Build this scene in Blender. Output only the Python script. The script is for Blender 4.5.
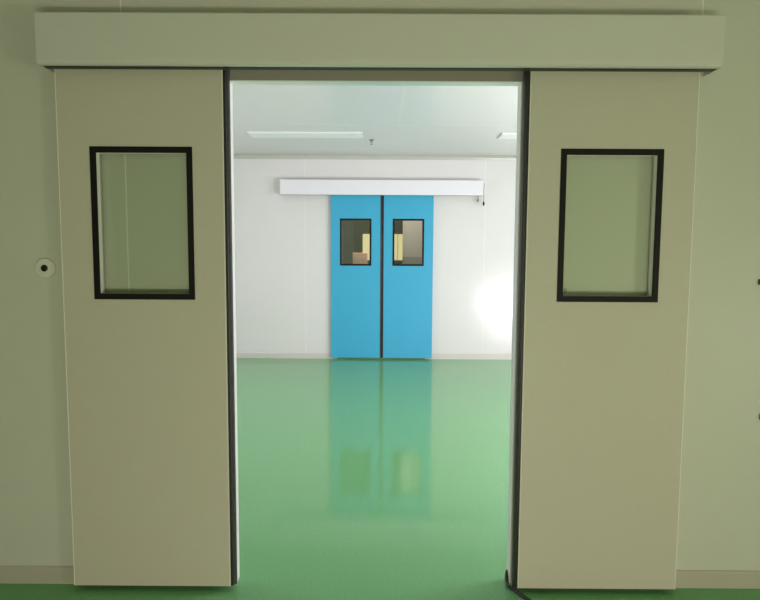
import bpy, bmesh, math, random
from mathutils import Vector, Matrix

random.seed(4)
for o in list(bpy.data.objects):
    bpy.data.objects.remove(o)
SC = bpy.context.scene
COL = SC.collection

# ------------------------------------------------------------------ camera
cam_d = bpy.data.cameras.new('camera')
cam_d.sensor_fit = 'HORIZONTAL'
cam_d.sensor_width = 36.0
cam_d.lens = 598.4 / 760.0 * 36.0
cam_d.clip_start = 0.02
cam = bpy.data.objects.new('camera', cam_d)
COL.objects.link(cam)
yaw, pitch, roll = -0.0026, 0.0834, 0.0054
c, s = math.cos(yaw), math.sin(yaw)
r1, f1, u1 = Vector((c, -s, 0)), Vector((s, c, 0)), Vector((0, 0, 1))
c, s = math.cos(pitch), math.sin(pitch)
f2, u2 = c * f1 - s * u1, s * f1 + c * u1
c, s = math.cos(roll), math.sin(roll)
r3, u3 = c * r1 + s * u2, -s * r1 + c * u2
m = Matrix((r3, u3, -f2)).transposed().to_4x4()
m.translation = Vector((0, -2.687, 1.566))
cam.matrix_world = m
SC.camera = cam

# ------------------------------------------------------------------ world, lights, exposure
w = bpy.data.worlds.new('world')
SC.world = w
w.use_nodes = True
w.node_tree.nodes['Background'].inputs[0].default_value = (0.6, 0.75, 1.0, 1)
w.node_tree.nodes['Background'].inputs[1].default_value = 0.4
SC.view_settings.view_transform = 'Standard'
SC.view_settings.look = 'None'
SC.view_settings.exposure = 0.0
SC.view_settings.gamma = 1.0
SC.view_settings.use_curve_mapping = False


def area(name, loc, target, sx, sy, power, col):
    d = bpy.data.lights.new(name, 'AREA')
    d.shape = 'RECTANGLE'
    d.size, d.size_y = sx, sy
    d.energy = power
    d.color = col
    o = bpy.data.objects.new(name, d)
    COL.objects.link(o)
    o.location = loc
    o.rotation_euler = (Vector(target) - Vector(loc)).to_track_quat('-Z', 'Y').to_euler()
    return o


# daylight through the low window behind the camera (right) and the low window of the
# middle room beside the opening; the other lamps are added fill
area('daylight_side', (4.36, -3.75, 0.62), (0, -2.95, 0.75), 0.80, 0.96, 40, (1.0, 0.92, 0.78))
area('fill_near', (0.30, -4.26, 0.27), (0.10, 0, 0.50), 1.36, 0.30, 51, (1.0, 0.92, 0.78))  # added low fill behind the camera, for evenness and the box shadow
area('daylight_middle', (3.08, 0.10, 0.325), (2.6, 6, 2.2), 1.06, 0.44, 122, (1.0, 0.87, 0.98))
area('fill_right', (4.36, 1.9, 1.55), (0, 1.9, 1.75), 2.36, 1.16, 112, (1.0, 0.865, 0.985))  # added fill that evens out the middle room's walls
area('fill_left', (-3.96, 2.6, 1.55), (0, 2.9, 1.75), 2.36, 1.16, 54, (1.0, 0.865, 0.985))  # second added fill, from the opposite side
area('fill_far', (0.2, 6.35, 2.78), (0.2, 7.4, 0.6), 0.8, 0.2, 42, (1.0, 0.92, 0.82))  # added fill lamp aimed to brighten the partition and carton


# ------------------------------------------------------------------ materials
def mat(name, col, rough=0.5, spec=0.5, metal=0.0, noise=0.0, nscale=40.0, bump=0.0, emit=None, estr=0.0):
    mt = bpy.data.materials.new(name)
    mt.use_nodes = True
    nt = mt.node_tree
    b = nt.nodes['Principled BSDF']
    b.inputs['Base Color'].default_value = (*col, 1)
    b.inputs['Roughness'].default_value = rough
    b.inputs['Specular IOR Level'].default_value = spec
    b.inputs['Metallic'].default_value = metal
    if emit:
        b.inputs['Emission Color'].default_value = (*emit, 1)
        b.inputs['Emission Strength'].default_value = estr
    if noise or bump:
        tc = nt.nodes.new('ShaderNodeTexCoord')
        nz = nt.nodes.new('ShaderNodeTexNoise')
        nz.inputs['Scale'].default_value = nscale
        nz.inputs['Detail'].default_value = 5
        nt.links.new(tc.outputs['Object'], nz.inputs['Vector'])
        if noise:
            mx = nt.nodes.new('ShaderNodeMix')
            mx.data_type = 'RGBA'
            mx.inputs[6].default_value = (*[v * (1 - noise) for v in col], 1)
            mx.inputs[7].default_value = (*[min(1, v * (1 + noise)) for v in col], 1)
            nt.links.new(nz.outputs['Fac'], mx.inputs[0])
            nt.links.new(mx.outputs[2], b.inputs['Base Color'])
        if bump:
            bp = nt.nodes.new('ShaderNodeBump')
            bp.inputs['Strength'].default_value = bump
            bp.inputs['Distance'].default_value = 0.002
            nt.links.new(nz.outputs['Fac'], bp.inputs['Height'])
            nt.links.new(bp.outputs[0], b.inputs['Normal'])
    return mt


def glass_mat(name, tint, refl_rough=0.02):
    mt = bpy.data.materials.new(name)
    mt.use_nodes = True
    nt = mt.node_tree
    nt.nodes.clear()
    out = nt.nodes.new('ShaderNodeOutputMaterial')
    tr = nt.nodes.new('ShaderNodeBsdfTransparent')
    tr.inputs[0].default_value = (*tint, 1)
    gl = nt.nodes.new('ShaderNodeBsdfGlossy')
    gl.inputs['Roughness'].default_value = refl_rough
    fr = nt.nodes.new('ShaderNodeFresnel')
    fr.inputs[0].default_value = 1.38
    mx = nt.nodes.new('ShaderNodeMixShader')
    nt.links.new(fr.outputs[0], mx.inputs[0])
    nt.links.new(tr.outputs[0], mx.inputs[1])
    nt.links.new(gl.outputs[0], mx.inputs[2])
    nt.links.new(mx.outputs[0], out.inputs[0])
    return mt


M = dict(
    wall_near=mat('near wall panel', (0.62, 0.62, 0.52), 0.42, 0.4, noise=0.03, nscale=3),
    wall_mid=mat('white wall panel', (0.74, 0.745, 0.72), 0.17, 0.5, noise=0.015, nscale=2),
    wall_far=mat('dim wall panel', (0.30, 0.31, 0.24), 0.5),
    ceil=mat('ceiling panel', (0.72, 0.705, 0.71), 0.3, 0.5),
    floor=mat('green epoxy', (0.20, 0.49, 0.215), 0.08, 0.27, noise=0.12, nscale=60),
    base=mat('skirting', (0.50, 0.47, 0.38), 0.4),
    base_mid=mat('pale skirting', (0.62, 0.62, 0.56), 0.3),
    cove=mat('cove trim', (0.52, 0.53, 0.48), 0.25),
    liner=mat('opening liner', (0.88, 0.88, 0.88), 0.35),
    beige=mat('beige door skin', (0.60, 0.558, 0.452), 0.45, 0.4, noise=0.03, nscale=90),
    blue=mat('blue door skin', (0.045, 0.40, 0.62), 0.45, 0.4, noise=0.05, nscale=90),
    trim=mat('edge profile', (0.84, 0.82, 0.70), 0.35),
    trim_blue=mat('blue edge profile', (0.045, 0.38, 0.58), 0.35),
    rubber=mat('black rubber', (0.018, 0.017, 0.014), 0.45, 0.5, noise=0.3, nscale=30),
    bulb=mat('grey rubber', (0.05, 0.05, 0.046), 0.5, 0.35, noise=0.5, nscale=25),
    black=mat('black gasket', (0.010, 0.009, 0.008), 0.5, 0.2),
    reveal=mat('white reveal', (0.86, 0.85, 0.78), 0.4),
    cover=mat('cover paint', (0.67, 0.65, 0.58), 0.38, 0.5, noise=0.02, nscale=80),
    cover_w=mat('white cover paint', (0.82, 0.82, 0.86), 0.35, 0.5),
    rail=mat('dark rail', (0.05, 0.05, 0.045), 0.5),
    glass=glass_mat('window glass', (0.972, 0.998, 0.96)),
    lampw=mat('white enamel', (0.86, 0.87, 0.86), 0.35),
    diff=mat('lamp diffuser', (0.90, 0.91, 0.90), 0.3),
    chrome=mat('brass grey', (0.30, 0.30, 0.29), 0.35, metal=0.6),
    plate=mat('button plate', (0.72, 0.70, 0.60), 0.4),
    card=mat('cardboard', (0.85, 0.52, 0.36), 0.8, 0.2, noise=0.1, nscale=20),
    tape=mat('packing tape', (0.72, 0.46, 0.28), 0.3),
    steel=mat('grey steel', (0.32, 0.33, 0.33), 0.45),
    greypanel=mat('grey partition', (0.25, 0.225, 0.20), 0.4),
    greylow=mat('grey dado', (0.16, 0.145, 0.13), 0.4),
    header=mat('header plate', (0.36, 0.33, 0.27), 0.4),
    sealant=mat('joint sealant', (0.84, 0.84, 0.74), 0.35),
    mull=mat('wood mullion', (0.62, 0.52, 0.30), 0.5),
    lit=mat('lit pane', (0.8, 0.7, 0.45), 0.5, emit=(0.80, 0.68, 0.36), estr=0.75),
    stamp=mat('etched stamp', (0.12, 0.13, 0.10), 0.6),
)


# ------------------------------------------------------------------ mesh helpers
def box(bm, x0, x1, y0, y1, z0, z1):
    v = [bm.verts.new((x, y, z)) for x in (x0, x1) for y in (y0, y1) for z in (z0, z1)]
    for f in ((0, 1, 3, 2), (4, 6, 7, 5), (0, 4, 5, 1), (2, 3, 7, 6), (0, 2, 6, 4), (1, 5, 7, 3)):
        bm.faces.new([v[i] for i in f])


def bbox(bm, x0, x1, y0, y1, z0, z1, bev=0.002, seg=2):
    t = bmesh.new()
    box(t, x0, x1, y0, y1, z0, z1)
    bmesh.ops.bevel(t, geom=t.edges[:], offset=bev, segments=seg, affect='EDGES', profile=0.5)
    me = bpy.data.meshes.new('t')
    t.to_mesh(me)
    t.free()
    bm.from_mesh(me)
    bpy.data.meshes.remove(me)


def ring(bm, ox0, ox1, oz0, oz1, ix0, ix1, iz0, iz1, y0, y1):
    """rectangular slab in the xz plane with a rectangular hole, y0..y1 thick"""
    o = [(ox0, oz0), (ox1, oz0), (ox1, oz1), (ox0, oz1)]
    i = [(ix0, iz0), (ix1, iz0), (ix1, iz1), (ix0, iz1)]
    vs = {}
    for k, y in enumerate((y0, y1)):
        for n, pts in (('o', o), ('i', i)):
            for j, (x, z) in enumerate(pts):
                vs[k, n, j] = bm.verts.new((x, y, z))
    for j in range(4):
        a, b = j, (j + 1) % 4
        bm.faces.new([vs[0, 'o', a], vs[0, 'o', b], vs[0, 'i', b], vs[0, 'i', a]])
        bm.faces.new([vs[1, 'o', b], vs[1, 'o', a], vs[1, 'i', a], vs[1, 'i', b]])
        bm.faces.new([vs[0, 'o', b], vs[0, 'o', a], vs[1, 'o', a], vs[1, 'o', b]])
        bm.faces.new([vs[0, 'i', a], vs[0, 'i', b], vs[1, 'i', b], vs[1, 'i', a]])


def extrude_x(bm, prof, x0, x1):
    """closed profile of (y, z) points swept along x"""
    a = [bm.verts.new((x0, y, z)) for y, z in prof]
    b = [bm.verts.new((x1, y, z)) for y, z in prof]
    n = len(prof)
    for i in range(n):
        j = (i + 1) % n
        bm.faces.new([a[i], a[j], b[j], b[i]])
    bm.faces.new(list(reversed(a)))
    bm.faces.new(b)


def extrude_z(bm, prof, z0, z1):
    a = [bm.verts.new((x, y, z0)) for x, y in prof]
    b = [bm.verts.new((x, y, z1)) for x, y in prof]
    n = len(prof)
    for i in range(n):
        j = (i + 1) % n
        bm.faces.new([a[i], a[j], b[j], b[i]])
    bm.faces.new(list(reversed(a)))
    bm.faces.new(b)


def lathe(bm, prof, axis='y', seg=40, origin=(0, 0, 0)):
    """profile of (radius, along) spun about an axis"""
    rings = []
    for r, t in prof:
        rg = []
        for k in range(seg):
            a = 2 * math.pi * k / seg
            p = (r * math.cos(a), t, r * math.sin(a)) if axis == 'y' else (r * math.cos(a), r * math.sin(a), t)
            rg.append(bm.verts.new(Vector(p) + Vector(origin)))
        rings.append(rg)
    for p, q in zip(rings, rings[1:]):
        for k in range(seg):
            bm.faces.new([p[k], p[(k + 1) % seg], q[(k + 1) % seg], q[k]])
    bm.faces.new(rings[0])
    bm.faces.new(list(reversed(rings[-1])))


def tube(bm, pts, r, seg=10, sub=8):
    P = [Vector(p) for p in pts]
    path = []
    for i in range(len(P) - 1):
        p0, p1, p2, p3 = P[max(i - 1, 0)], P[i], P[i + 1], P[min(i + 2, len(P) - 1)]
        for k in range(sub):
            t = k / sub
            path.append(0.5 * ((2 * p1) + (p2 - p0) * t + (2 * p0 - 5 * p1 + 4 * p2 - p3) * t * t
                               + (-p0 + 3 * p1 - 3 * p2 + p3) * t ** 3))
    path.append(P[-1])
    rings = []
    for i, p in enumerate(path):
        d = (path[min(i + 1, len(path) - 1)] - path[max(i - 1, 0)]).normalized()
        up = Vector((0, 0, 1)) if abs(d.z) < 0.9 else Vector((1, 0, 0))
        a = d.cross(up).normalized()
        b = a.cross(d)
        rings.append([bm.verts.new(p + r * (math.cos(2 * math.pi * k / seg) * a + math.sin(2 * math.pi * k / seg) * b))
                      for k in range(seg)])
    for p, q in zip(rings, rings[1:]):
        for k in range(seg):
            bm.faces.new([p[k], p[(k + 1) % seg], q[(k + 1) % seg], q[k]])
    bm.faces.new(rings[0])
    bm.faces.new(list(reversed(rings[-1])))


def obj(name, bm, material, parent=None, smooth=False, bevel=0.0):
    bmesh.ops.recalc_face_normals(bm, faces=bm.faces[:])
    me = bpy.data.meshes.new(name)
    bm.to_mesh(me)
    bm.free()
    me.materials.append(material)
    if smooth:
        for p in me.polygons:
            p.use_smooth = True
    o = bpy.data.objects.new(name, me)
    COL.objects.link(o)
    if parent:
        o.parent = parent
    if bevel:
        b = o.modifiers.new('bevel', 'BEVEL')
        b.width = bevel
        b.segments = 2
        b.limit_method = 'ANGLE'
    return o


def struct(name, bm, material, bevel=0.0, smooth=False, parent=None):
    o = obj(name, bm, material, parent, smooth, bevel)
    if not parent:
        o['kind'] = 'structure'
    return o


def tag(o, label, cat, group=None):
    o['label'] = label
    o['category'] = cat
    if group:
        o['group'] = group
    return o


def thing(name, label, cat, loc=(0, 0, 0), group=None):
    o = bpy.data.objects.new(name, None)
    o.empty_display_size = 0.1
    COL.objects.link(o)
    o.location = loc
    return tag(o, label, cat, group)


def B(*a):
    bm = bmesh.new()
    box(bm, *a)
    return bm


# ------------------------------------------------------------------ room shell
YB = 5.858           # front face of the middle room's end wall
YE = 10.2            # end wall of the far room
CEIL = 2.891
XL, XR = -4.0, 4.4   # side walls
YN = -4.3            # wall behind the camera
OP = (-0.676, 0.608, 2.302)     # near opening: left, right, head
OB = (-0.64, 0.64, 2.302)       # far opening behind the blue doors
T = 0.06

struct('floor', B(XL - 0.1, XR + 0.1, YN - 0.1, YE + 0.1, -0.1, 0.0), M['floor'])


def panel_wall(name, y0, y1, op, seams, material, holes=(), x0=XL, x1=XR):
    """sandwich panel wall with an opening: panels with fine joints over a core"""
    bm = bmesh.new()
    g = 0.0025
    xs = sorted(set([x0, x1] + list(seams)))
    core = 0.0008
    hs = ([(op[0], op[1], -1.0, op[2])] if op else []) + list(holes)
    cutx = sorted(set(xs + [h[0] for h in hs] + [h[1] for h in hs]))
    for a, b in zip(cutx, cutx[1:]):
        mid = (a + b) / 2
        p = a + (g if a in seams else 0)
        q = b - (g if b in seams else 0)
        spans = [(0.0, CEIL)]
        for h in hs:
            if h[0] < mid < h[1]:
                spans = [sp for sp in ((0.0, h[2]), (h[3], CEIL)) if sp[1] > sp[0]]
        for z0, z1 in spans:
            box(bm, p, q, y0, y1, z0, z1)
    wall = struct(name, bm, material)
    bm = bmesh.new()
    for sx in seams:                     # joint sealant, flush with the face
        z0 = op[2] + 0.01 if op and op[0] < sx < op[1] else 0
        if not any(h[0] <= sx <= h[1] for h in holes):
            box(bm, sx - g, sx + g, y0 - 0.0006, y1 + 0.0006, z0, CEIL)
    obj('joint_sealant', bm, M['sealant'], wall)
    return wall


WN = (-4.19, -3.31, 0.12, 1.12)      # low window in the right side wall (y0, y1, z0, z1)
WL = (1.36, 3.84, 0.91, 2.19)      # fill window, added in the left wall of the middle room (y0, y1, z0, z1)
WQ = (0.66, 3.14, 0.91, 2.19)      # fill window, added in the right wall of the middle room (y0, y1, z0, z1)
WM = (2.55, 3.61, 0.09, 0.56)      # low window of the middle room (in the near wall)
panel_wall('wall_middle', 0.0, T, OP, (-3.56, -2.35, -1.138, 1.382, 2.45, 3.7), M['wall_near'], holes=[WM])
panel_wall('wall_back', YB, YB + T, OB, (-3.62, -2.42, -1.09, 1.453, 2.65, 3.86), M['wall_mid'])
WR = (-0.41, 1.01, 0.09, 0.45)       # unseen low window, added for its light, in the wall behind the camera
panel_wall('wall_front', YN - T, YN, None, (-2.8, -1.6, -0.4, 2.0, 3.2), M['wall_near'], holes=[WR])
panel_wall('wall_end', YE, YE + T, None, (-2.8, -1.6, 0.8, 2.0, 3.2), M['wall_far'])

for side, a, b in (('left', XL - T, XL), ('right', XR, XR + T)):
    bm = bmesh.new()
    if side == 'left':
        box(bm, a, b, YN, 0.0, 0, CEIL)
    else:
        for y0, y1, z0, z1 in ((YN, WN[0], 0, CEIL), (WN[1], 0.0, 0, CEIL), (WN[0], WN[1], 0, WN[2]), (WN[0], WN[1], WN[3], CEIL)):
            box(bm, a, b, y0, y1, z0, z1)
    struct('wall_near_' + side, bm, M['wall_near'])
    bm = bmesh.new()
    WS = WL if side == 'left' else WQ
    for y0, y1, z0, z1 in ((T, WS[0], 0, CEIL), (WS[1], YB, 0, CEIL), (WS[0], WS[1], 0, WS[2]), (WS[0], WS[1], WS[3], CEIL)):
        box(bm, a, b, y0, y1, z0, z1)
    struct('wall_middle_' + side, bm, M['wall_mid'])
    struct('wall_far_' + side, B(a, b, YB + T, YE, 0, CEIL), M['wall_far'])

# the middle room's own side of the near wall is white
bm = bmesh.new()
for x0, x1, z0, z1 in ((XL, OP[0], 0, CEIL), (OP[1], WM[0], 0, CEIL), (WM[1], XR, 0, CEIL),
                       (OP[0], OP[1], OP[2], CEIL), (WM[0], WM[1], 0, WM[2]), (WM[0], WM[1], WM[3], CEIL)):
    box(bm, x0, x1, T, T + 0.003, z0, z1)
struct('wall_middle_lining', bm, M['wall_mid'])

# ceilings: panels with joints
bm = bmesh.new()
xs = [XL, -2.05, 0.176, 2.40, XR]
for x0, x1 in zip(xs, xs[1:]):
    bbox(bm, x0 + 0.002, x1 - 0.002, T, 3.808, CEIL, CEIL + 0.05, 0.0015, 1)
bbox(bm, XL, XR, 3.812, YB, CEIL, CEIL + 0.05, 0.0015, 1)
box(bm, XL, XR, T, YB, CEIL + 0.01, CEIL + 0.06)
cl = struct('ceiling', bm, M['ceil'])
bm = bmesh.new()
box(bm, XL, XR, 3.807, 3.813, CEIL - 0.0006, CEIL + 0.02)
for x in xs[1:-1]:
    box(bm, x - 0.003, x + 0.003, T, 3.808, CEIL - 0.0006, CEIL + 0.02)
obj('joint_sealant', bm, M['sealant'], cl)
struct('ceiling_near', B(XL, XR, YN, 0.0, CEIL, CEIL + 0.06), M['wall_near'])
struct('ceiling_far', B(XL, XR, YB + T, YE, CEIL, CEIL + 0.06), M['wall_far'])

# cove between the ceiling and the end wall of the middle room
bm = bmesh.new()
R = 0.06
prof = [(YB, CEIL), (YB, CEIL - R)]
for k in range(1, 8):
    a = math.pi / 2 * k / 8
    prof.append((YB - R + R * math.cos(a), CEIL - R + R * math.sin(a)))
prof = [(YB, CEIL), (YB, CEIL - R)] + [(YB - R * (1 - math.cos(math.pi / 2 * k / 8)), CEIL - R * (1 - math.sin(math.pi / 2 * k / 8)))
                                       for k in range(1, 8)] + [(YB - R, CEIL)]
extrude_x(bm, prof, XL, XR)
struct('trim_2', bm, M['cove'], smooth=False)

# skirtings
def skirting(name, x0, x1, yw, m_, h=0.083, t=0.010):
    bm = bmesh.new()
    extrude_x(bm, [(yw, 0), (yw - t, 0), (yw - t, h - 0.010), (yw - t * 0.6, h - 0.003), (yw, h)], x0, x1)
    struct(name, bm, m_)

skirting('baseboard_near_left', XL, OP[0] - 0.02, 0.0, M['base'])
skirting('baseboard_near_right', OP[1] + 0.02, XR, 0.0, M['base'])
skirting('baseboard_back_left', XL, OB[0] - 0.02, YB, M['base_mid'], 0.08)
skirting('baseboard_back_right', OB[1] + 0.02, XR, YB, M['base_mid'], 0.08)


# opening liners (aluminium U profile round the panel edge)
def liner(name, op, y0, m_, wd=0.016):
    bm = bmesh.new()
    x0, x1, zt = op
    t = 0.0025
    for a, b in ((x0, 1), (x1, -1)):
        xa, xb = sorted((a, a + b * t))
        box(bm, xa, xb, y0 - 0.002, y0 + T + 0.004, 0, zt)
        xa, xb = sorted((a + b * t, a - b * wd))
        box(bm, xa, xb, y0 + T + 0.0032, y0 + T + 0.004, 0, zt + wd)
    box(bm, x0, x1, y0 - 0.002, y0 + T + 0.004, zt - t, zt)
    box(bm, x0, x1, y0 + T + 0.0032, y0 + T + 0.004, zt, zt + wd)
    struct(name, bm, m_)

liner('trim_1', OP, 0.0, M['liner'])
liner('trim_3', OB, YB, M['liner'])


# grey header plate between the opening and the operator box
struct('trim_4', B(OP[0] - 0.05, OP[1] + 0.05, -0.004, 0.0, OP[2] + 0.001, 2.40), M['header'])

# windows the daylight comes through; those for the fill lamps are added
def win(name, x0, x1, z0, z1, y0, y1):
    bm = bmesh.new()
    ring(bm, x0, x1, z0, z1, x0 + 0.03, x1 - 0.03, z0 + 0.03, z1 - 0.03, y0, y1)
    f = struct(name, bm, M['lampw'])
    ym = (y0 + y1) / 2
    obj('glass_pane', B(x0 + 0.028, x1 - 0.028, ym - 0.003, ym + 0.003, z0 + 0.028, z1 - 0.028), M['glass'], f)
    return f

w1 = win('window_1', -0.44, 0.44, WN[2], WN[3], -T / 2, T / 2)
w1.location = (XR + T / 2, -3.75, 0)
w1.rotation_euler = (0, 0, math.pi / 2)
win('window_2', *WM, 0.0, T)
w5 = win('added_window_5', -1.24, 1.24, WQ[2], WQ[3], -T / 2, T / 2)
w5.location = (XR + T / 2, 1.9, 0)
w5.rotation_euler = (0, 0, math.pi / 2)
w6 = win('added_window_6', -1.24, 1.24, WL[2], WL[3], -T / 2, T / 2)
w6.location = (XL - T / 2, 2.6, 0)
w6.rotation_euler = (0, 0, math.pi / 2)
win('added_window_4', *WR, YN - T, YN)

# lit window in the end wall of the far room
bm = bmesh.new()
ring(bm, -0.45, 0.62, 1.31, 1.945, -0.41, 0.58, 1.35, 1.905, YE - 0.03, YE)
w3 = struct('window_3', bm, M['steel'])
obj('lit_pane', B(-0.41, 0.58, YE - 0.018, YE - 0.006, 1.35, 1.905), M['lit'], w3)
bm = bmesh.new()
for x in (-0.14, 0.10, 0.34):
    box(bm, x - 0.006, x + 0.006, YE - 0.03, YE - 0.018, 1.35, 1.905)
obj('mullion', bm, M['mull'], w3)

# grey partition that fills the right blue door's window
bm = bmesh.new()
box(bm, 0.350, 1.9, 7.42, 7.48, 1.455, CEIL)
struct('wall_partition', bm, M['greypanel'])
struct('wall_partition_base', B(0.350, 1.9, 7.41, 7.49, 0, 1.455), M['greylow'])


# ------------------------------------------------------------------ sliding door operator (cover box over a door pair)
BZ0, BZ1, BH = 2.327, 2.536, 2.823 / 2


def operator(xc, yw, cover_m, label, BH=BH):
    root = thing('sliding_door_operator', label, 'door operator', (xc, yw, BZ0), 'operator boxes over the door pairs')
    d = 0.141
    h = BZ1 - BZ0
    t = 0.004
    outer = [(-0.001, h), (-d + 0.006, h), (-d + 0.002, h - 0.002), (-d, h - 0.006), (-d, 0.026), (-d + 0.002, 0.010),
             (-d + 0.007, 0.003), (-d + 0.013, 0.0), (-d + 0.028, 0.0)]
    inner = [(-d + 0.028, t), (-d + 0.014, t), (-d + 0.009, 0.007), (-d + 0.006, 0.012), (-d + t, 0.026), (-d + t, h - 0.008),
             (-d + 0.008, h - t), (-0.001, h - t)]
    bm = bmesh.new()
    extrude_x(bm, outer + inner, -BH + 0.006, BH - 0.006)
    obj('cover', bm, cover_m, root)
    for sgn in (-1, 1):
        bm = bmesh.new()
        xa, xb = sorted((sgn * BH, sgn * (BH - 0.006)))
        pr = [(-0.001, h), (-d + 0.006, h), (-d + 0.002, h - 0.002), (-d, h - 0.006), (-d, 0.026), (-d + 0.002, 0.010),
              (-d + 0.007, 0.003), (-d + 0.013, 0.0), (-0.001, 0.0)]
        extrude_x(bm, pr, xa, xb)
        obj('end_cap', bm, cover_m, root)
    bm = bmesh.new()
    box(bm, -BH + 0.007, BH - 0.007, -d + 0.046, -0.068, 0.0, 0.0035)  # dark strip stands in for the shaded gap under the cover
    obj('gap_shade_strip', bm, M['rail'], root)
    bm = bmesh.new()
    bbox(bm, -BH + 0.03, BH - 0.03, -0.095, -0.001, 0.045, h - 0.02, 0.004)
    bbox(bm, -BH + 0.03, BH - 0.03, -0.050, -0.001, 0.040, 0.046, 0.001)
    obj('track_rail', bm, M['rail'], root)  # rail coloured dark to imitate shade inside the cover
    return root


op1 = operator(-0.015, 0.0, M['cover'],
               'long dull grey operator box above the open beige doors, across the top', BH + 0.008)
op2 = operator(-0.007, YB, M['cover_w'],
               'white operator box mounted on the far wall above the closed blue doors')


# ------------------------------------------------------------------ sliding door leaves
FW = 0.0614          # front face off the wall
TH = 0.045
Z0, Z1 = 0.0235, 2.352
WZ0, WZ1 = 1.343, 2.005


def leaf(label, x_in, sgn, wid, yw, skin, trim_m, wo, seal, group, bright=False, stamp=False):
    """x_in: inner (meeting) edge of the panel; sgn: -1 panel extends to the left, +1 to the right"""
    root = thing('sliding_door', label, 'door', (x_in, yw, Z0), group)
    yf, yb = -FW, -FW + TH

    def X(a, b):
        return sorted((sgn * a, sgn * b))
    zt = Z1 - Z0
    a0, a1 = X(0.004, wid - 0.004)
    w0, w1 = X(wo, wo + 0.4433)
    z0, z1 = WZ0 - Z0, WZ1 - Z0
    g = 0.014
    bm = bmesh.new()
    ring(bm, a0, a1, 0.0, zt, w0 + g, w1 - g, z0 + g, z1 - g, yf, yb)
    obj('panel', bm, skin, root, bevel=0.0015)
    # aluminium edge profiles down both upright edges
    for e in (0.0, wid - 0.004):
        p, q = X(e, e + 0.004)
        bm = bmesh.new()
        box(bm, p, q, yf - 0.001, yb + 0.001, 0, zt)
        obj('edge_trim', bm, trim_m, root, bevel=0.0008)
    # black window frame on both faces
    fr = 0.026
    bm = bmesh.new()
    ring(bm, w0, w1, z0, z1, w0 + fr, w1 - fr, z0 + fr, z1 - fr, yf - 0.004, yf + 0.004)
    obj('window_frame', bm, M['black'], root, bevel=0.001)
    bm = bmesh.new()
    ring(bm, w0, w1, z0, z1, w0 + fr - 0.002, w1 - fr + 0.002, z0 + fr - 0.002, z1 - fr + 0.002, yb - 0.001, yb + 0.004)
    obj('window_frame', bm, M['black'], root, bevel=0.001)
    # pale reveal between the two faces
    bm = bmesh.new()
    ring(bm, w0 + g, w1 - g, z0 + g, z1 - g, w0 + fr - 0.001, w1 - fr + 0.001, z0 + fr - 0.001, z1 - fr + 0.001,
         yf + 0.0045, yb + 0.001)
    obj('reveal', bm, M['reveal'], root)
    bm = bmesh.new()
    ym = (yf + yb) / 2 + 0.012
    box(bm, w0 + fr - 0.0005, w1 - fr + 0.0005, ym, ym + 0.006, z0 + fr - 0.0005, z1 - fr + 0.0005)
    gl = obj('glass_pane', bm, M['glass'], root)
    if stamp:
        bm = bmesh.new()
        ring(bm, w0 + 0.040, w0 + 0.052, z0 + 0.040, z0 + 0.056, w0 + 0.043, w0 + 0.049, z0 + 0.043, z0 + 0.053, ym - 0.0012, ym)
        obj('stamp', bm, M['stamp'], gl)
    # rubber seal along the meeting edge: base strip and hollow bulb
    bm = bmesh.new()
    p, q = X(0.0, -0.012)
    bbox(bm, p, q, yf + 0.004, yb - 0.002, 0.0, zt, 0.002)
    sl = obj('edge_seal', bm, M['rubber'], root)
    bm = bmesh.new()
    n = 12
    cy, cx, ry = (yf + yb) / 2 + 0.006, -0.010, 0.015
    prof = [(sgn * (cx + 0.002), cy - ry), (sgn * (cx + 0.002), cy + ry)]
    prof = []
    for k in range(n + 1):
        a = math.pi * k / n
        prof.append((sgn * (cx - (seal - 0.010) * math.sin(a)), cy - ry * math.cos(a)))
    extrude_z(bm, prof, 0.0, zt)
    obj('seal_bulb', bm, M['bulb'], sl)
    # bottom guide channel
    bm = bmesh.new()
    p, q = X(0.03, wid - 0.03)
    box(bm, p, q, -FW + 0.014, -FW + 0.031, -0.006, 0.0)
    obj('bottom_guide', bm, M['rail'], root)
    return root


leaf('left of the two beige doors, slid open, beside the round wall button', -0.6855, -1, 0.7185, 0.0,
     M['beige'], M['trim'], 0.1355, 0.024, 'beige sliding doors')
leaf('right of the two beige doors, slid open, black cable under its edge', 0.6304, 1, 0.7223, 0.0,
     M['beige'], M['trim'], 0.1397, 0.020, 'beige sliding doors', stamp=True)
leaf('left blue door on the far wall, cardboard box seen through its window', 0.0017 - 0.024, -1, 0.698, YB,
     M['blue'], M['trim_blue'], 0.1397 - 0.014, 0.0238, 'blue sliding doors')
leaf('right blue door on the far wall, grey partition seen through its window', 0.0017 + 0.024, 1, 0.698, YB,
     M['blue'], M['trim_blue'], 0.1397 - 0.014, 0.0238, 'blue sliding doors')


# ------------------------------------------------------------------ ceiling lights
def ceiling_light(x0, x1, y0, y1, label):
    root = thing('ceiling_light', label, 'ceiling light', ((x0 + x1) / 2, (y0 + y1) / 2, CEIL), 'flat ceiling lights')
    hx, hy, h = (x1 - x0) / 2, (y1 - y0) / 2, 0.018
    bm = bmesh.new()
    bbox(bm, -hx, hx, -hy, hy, -h * 0.8, 0, 0.003)
    obj('housing', bm, M['lampw'], root)
    bm = bmesh.new()
    extrude_x(bm, [(-hy + 0.012, -h * 0.8), (-hy + 0.020, -h), (hy - 0.020, -h), (hy - 0.012, -h * 0.8)], -hx + 0.01, hx - 0.01)
    obj('diffuser', bm, M['diff'], root)


ceiling_light(-1.530, -0.226, 4.19, 4.50, 'unlit flat white light on the ceiling left of the sprinkler')
ceiling_light(1.347, 2.651, 4.19, 4.50, 'unlit white ceiling light cut off by the right door edge')

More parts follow.
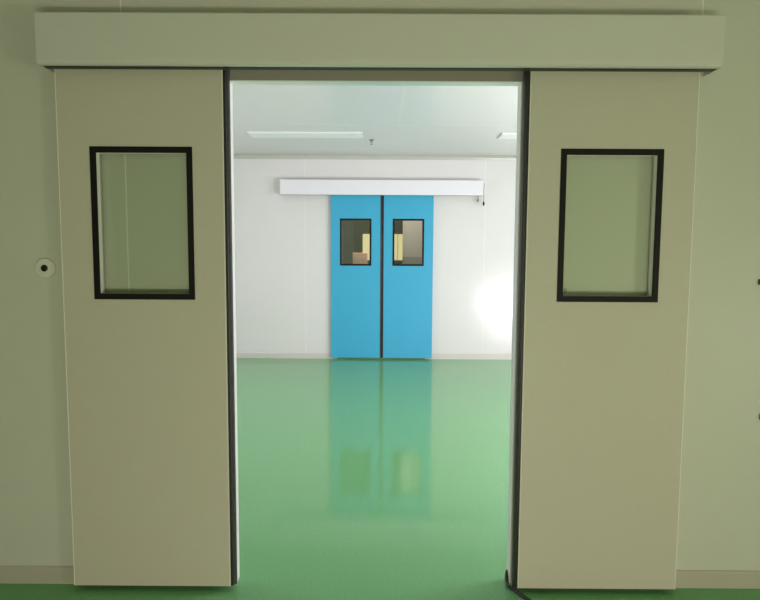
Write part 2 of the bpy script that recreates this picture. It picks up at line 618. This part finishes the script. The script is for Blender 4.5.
# ------------------------------------------------------------------ sprinkler
root = thing('fire_sprinkler', 'small grey fire sprinkler hanging from the white ceiling', 'sprinkler', (-0.131, 4.67, CEIL))
root.scale = (0.85, 0.85, 0.8)
bm = bmesh.new()
lathe(bm, [(0.038, 0.0), (0.038, -0.004), (0.030, -0.012), (0.014, -0.016)], 'z', 28)
obj('ceiling_plate', bm, M['chrome'], root, smooth=True)
bm = bmesh.new()
lathe(bm, [(0.013, -0.014), (0.013, -0.034), (0.009, -0.036)], 'z', 18)
obj('body', bm, M['chrome'], root, smooth=True)
bm = bmesh.new()
tube(bm, [(-0.009, 0, -0.034), (-0.017, 0, -0.045), (-0.012, 0, -0.060), (0, 0, -0.068)], 0.003)
tube(bm, [(0.009, 0, -0.034), (0.017, 0, -0.045), (0.012, 0, -0.060), (0, 0, -0.068)], 0.003)
obj('yoke', bm, M['chrome'], root, smooth=True)
bm = bmesh.new()
lathe(bm, [(0.020, -0.072), (0.020, -0.069), (0.004, -0.066)], 'z', 20)
obj('deflector', bm, M['chrome'], root)

# ------------------------------------------------------------------ round button on the wall
root = thing('wall_button', 'round pale wall button with a black centre left of the beige doors', 'button', (-1.508, 0, 1.477))
bm = bmesh.new()
lathe(bm, [(0.045, 0.0), (0.045, -0.008), (0.042, -0.012), (0.020, -0.014)], 'y', 48)
obj('plate', bm, M['plate'], root)
bm = bmesh.new()
lathe(bm, [(0.0155, -0.013), (0.0155, -0.016), (0.013, -0.019), (0.004, -0.0205)], 'y', 28)
obj('sensor_eye', bm, M['black'], root, smooth=True)

# ------------------------------------------------------------------ cords at the end of the far operator box
def cord(label, x, zt, zb, y, plug):
    root = thing('power_cord', label, 'cord', (x, y, zt), 'loose cords on the far operator box')
    bm = bmesh.new()
    n = 5
    tube(bm, [(0.004 * math.sin(2.1 * k), 0, (zb - zt) * k / n) for k in range(n + 1)], 0.005)
    obj('wire', bm, M['chrome'], root, smooth=True)
    bm = bmesh.new()
    lathe(bm, [(0.004, zb - zt + 0.010), (0.013, zb - zt + 0.002), (0.014, zb - zt - plug), (0.009, zb - zt - plug - 0.008)], 'z', 14)
    obj('plug', bm, M['black'] if plug > 0.03 else M['chrome'], root, smooth=True)


cord('long thin cord with a black plug hanging off the white operator box end', 1.418, 2.50, 2.235, YB - 0.10, 0.036)
cord('short grey cord stub hanging under the white operator box', 1.345, 2.36, 2.275, YB - 0.06, 0.02)

# ------------------------------------------------------------------ cable on the floor at the right door
bm = bmesh.new()
tube(bm, [(0.606, 0.046, 0.050), (0.600, 0.034, 0.036), (0.596, 0.012, 0.018), (0.600, -0.018, 0.010), (0.618, -0.045, 0.0085),
          (0.640, -0.085, 0.0085), (0.672, -0.135, 0.0085), (0.73, -0.21, 0.0085), (0.83, -0.30, 0.0085), (0.98, -0.38, 0.0085)], 0.008)
tag(obj('floor_cable', bm, M['rubber'], smooth=True), 'black cable curving over the green floor under the right beige door', 'cable')

# ------------------------------------------------------------------ small dark clips at the right edge
def clip(x, z, hx, hz, label):
    root = thing('wall_clip', label, 'clip', (x, 0, z), 'small dark wall clips')
    bm = bmesh.new()
    bbox(bm, -hx, hx, -0.012, 0.0, -hz, hz, 0.003)
    obj('clip_base', bm, M['rail'], root)
    bm = bmesh.new()
    lathe(bm, [(0.006, -0.011), (0.006, -0.016), (0.003, -0.018)], 'y', 14)
    obj('screw', bm, M['black'], root)


clip(1.705, 1.432, 0.018, 0.012, 'small dark clip at the right picture edge, level with the door window')
clip(1.745, 0.816, 0.016, 0.014, 'small dark clip low on the right wall at the picture edge')

# ------------------------------------------------------------------ far room: box on a cabinet
root = thing('cardboard_box', 'brown cardboard box seen through the left blue door window', 'box', (-0.335, 6.62, 1.25))
bm = bmesh.new()
bbox(bm, -0.112, 0.112, -0.12, 0.12, 0.0, 0.27, 0.003)
obj('carton', bm, M['card'], root)
bm = bmesh.new()
box(bm, -0.113, 0.113, -0.022, 0.022, 0.268, 0.2712)
obj('tape_strip', bm, M['tape'], root)
root = thing('steel_cabinet', 'grey steel cabinet under the cardboard box behind the blue doors', 'cabinet', (-0.35, 6.65, 0))
bm = bmesh.new()
bbox(bm, -0.40, 0.40, -0.20, 0.22, 0.06, 1.25, 0.004)
bbox(bm, -0.38, 0.38, -0.18, 0.20, 0.0, 0.06, 0.002)
obj('body', bm, M['steel'], root)
for k in (-1, 1):
    bm = bmesh.new()
    p, q = sorted((k * 0.004, k * 0.385))
    bbox(bm, p, q, -0.216, -0.20, 0.08, 1.23, 0.003)
    dr = obj('door', bm, M['steel'], root)
    bm = bmesh.new()
    bbox(bm, k * 0.05 - 0.008, k * 0.05 + 0.008, -0.236, -0.216, 0.62, 0.76, 0.003)
    obj('handle', bm, M['chrome'], dr)
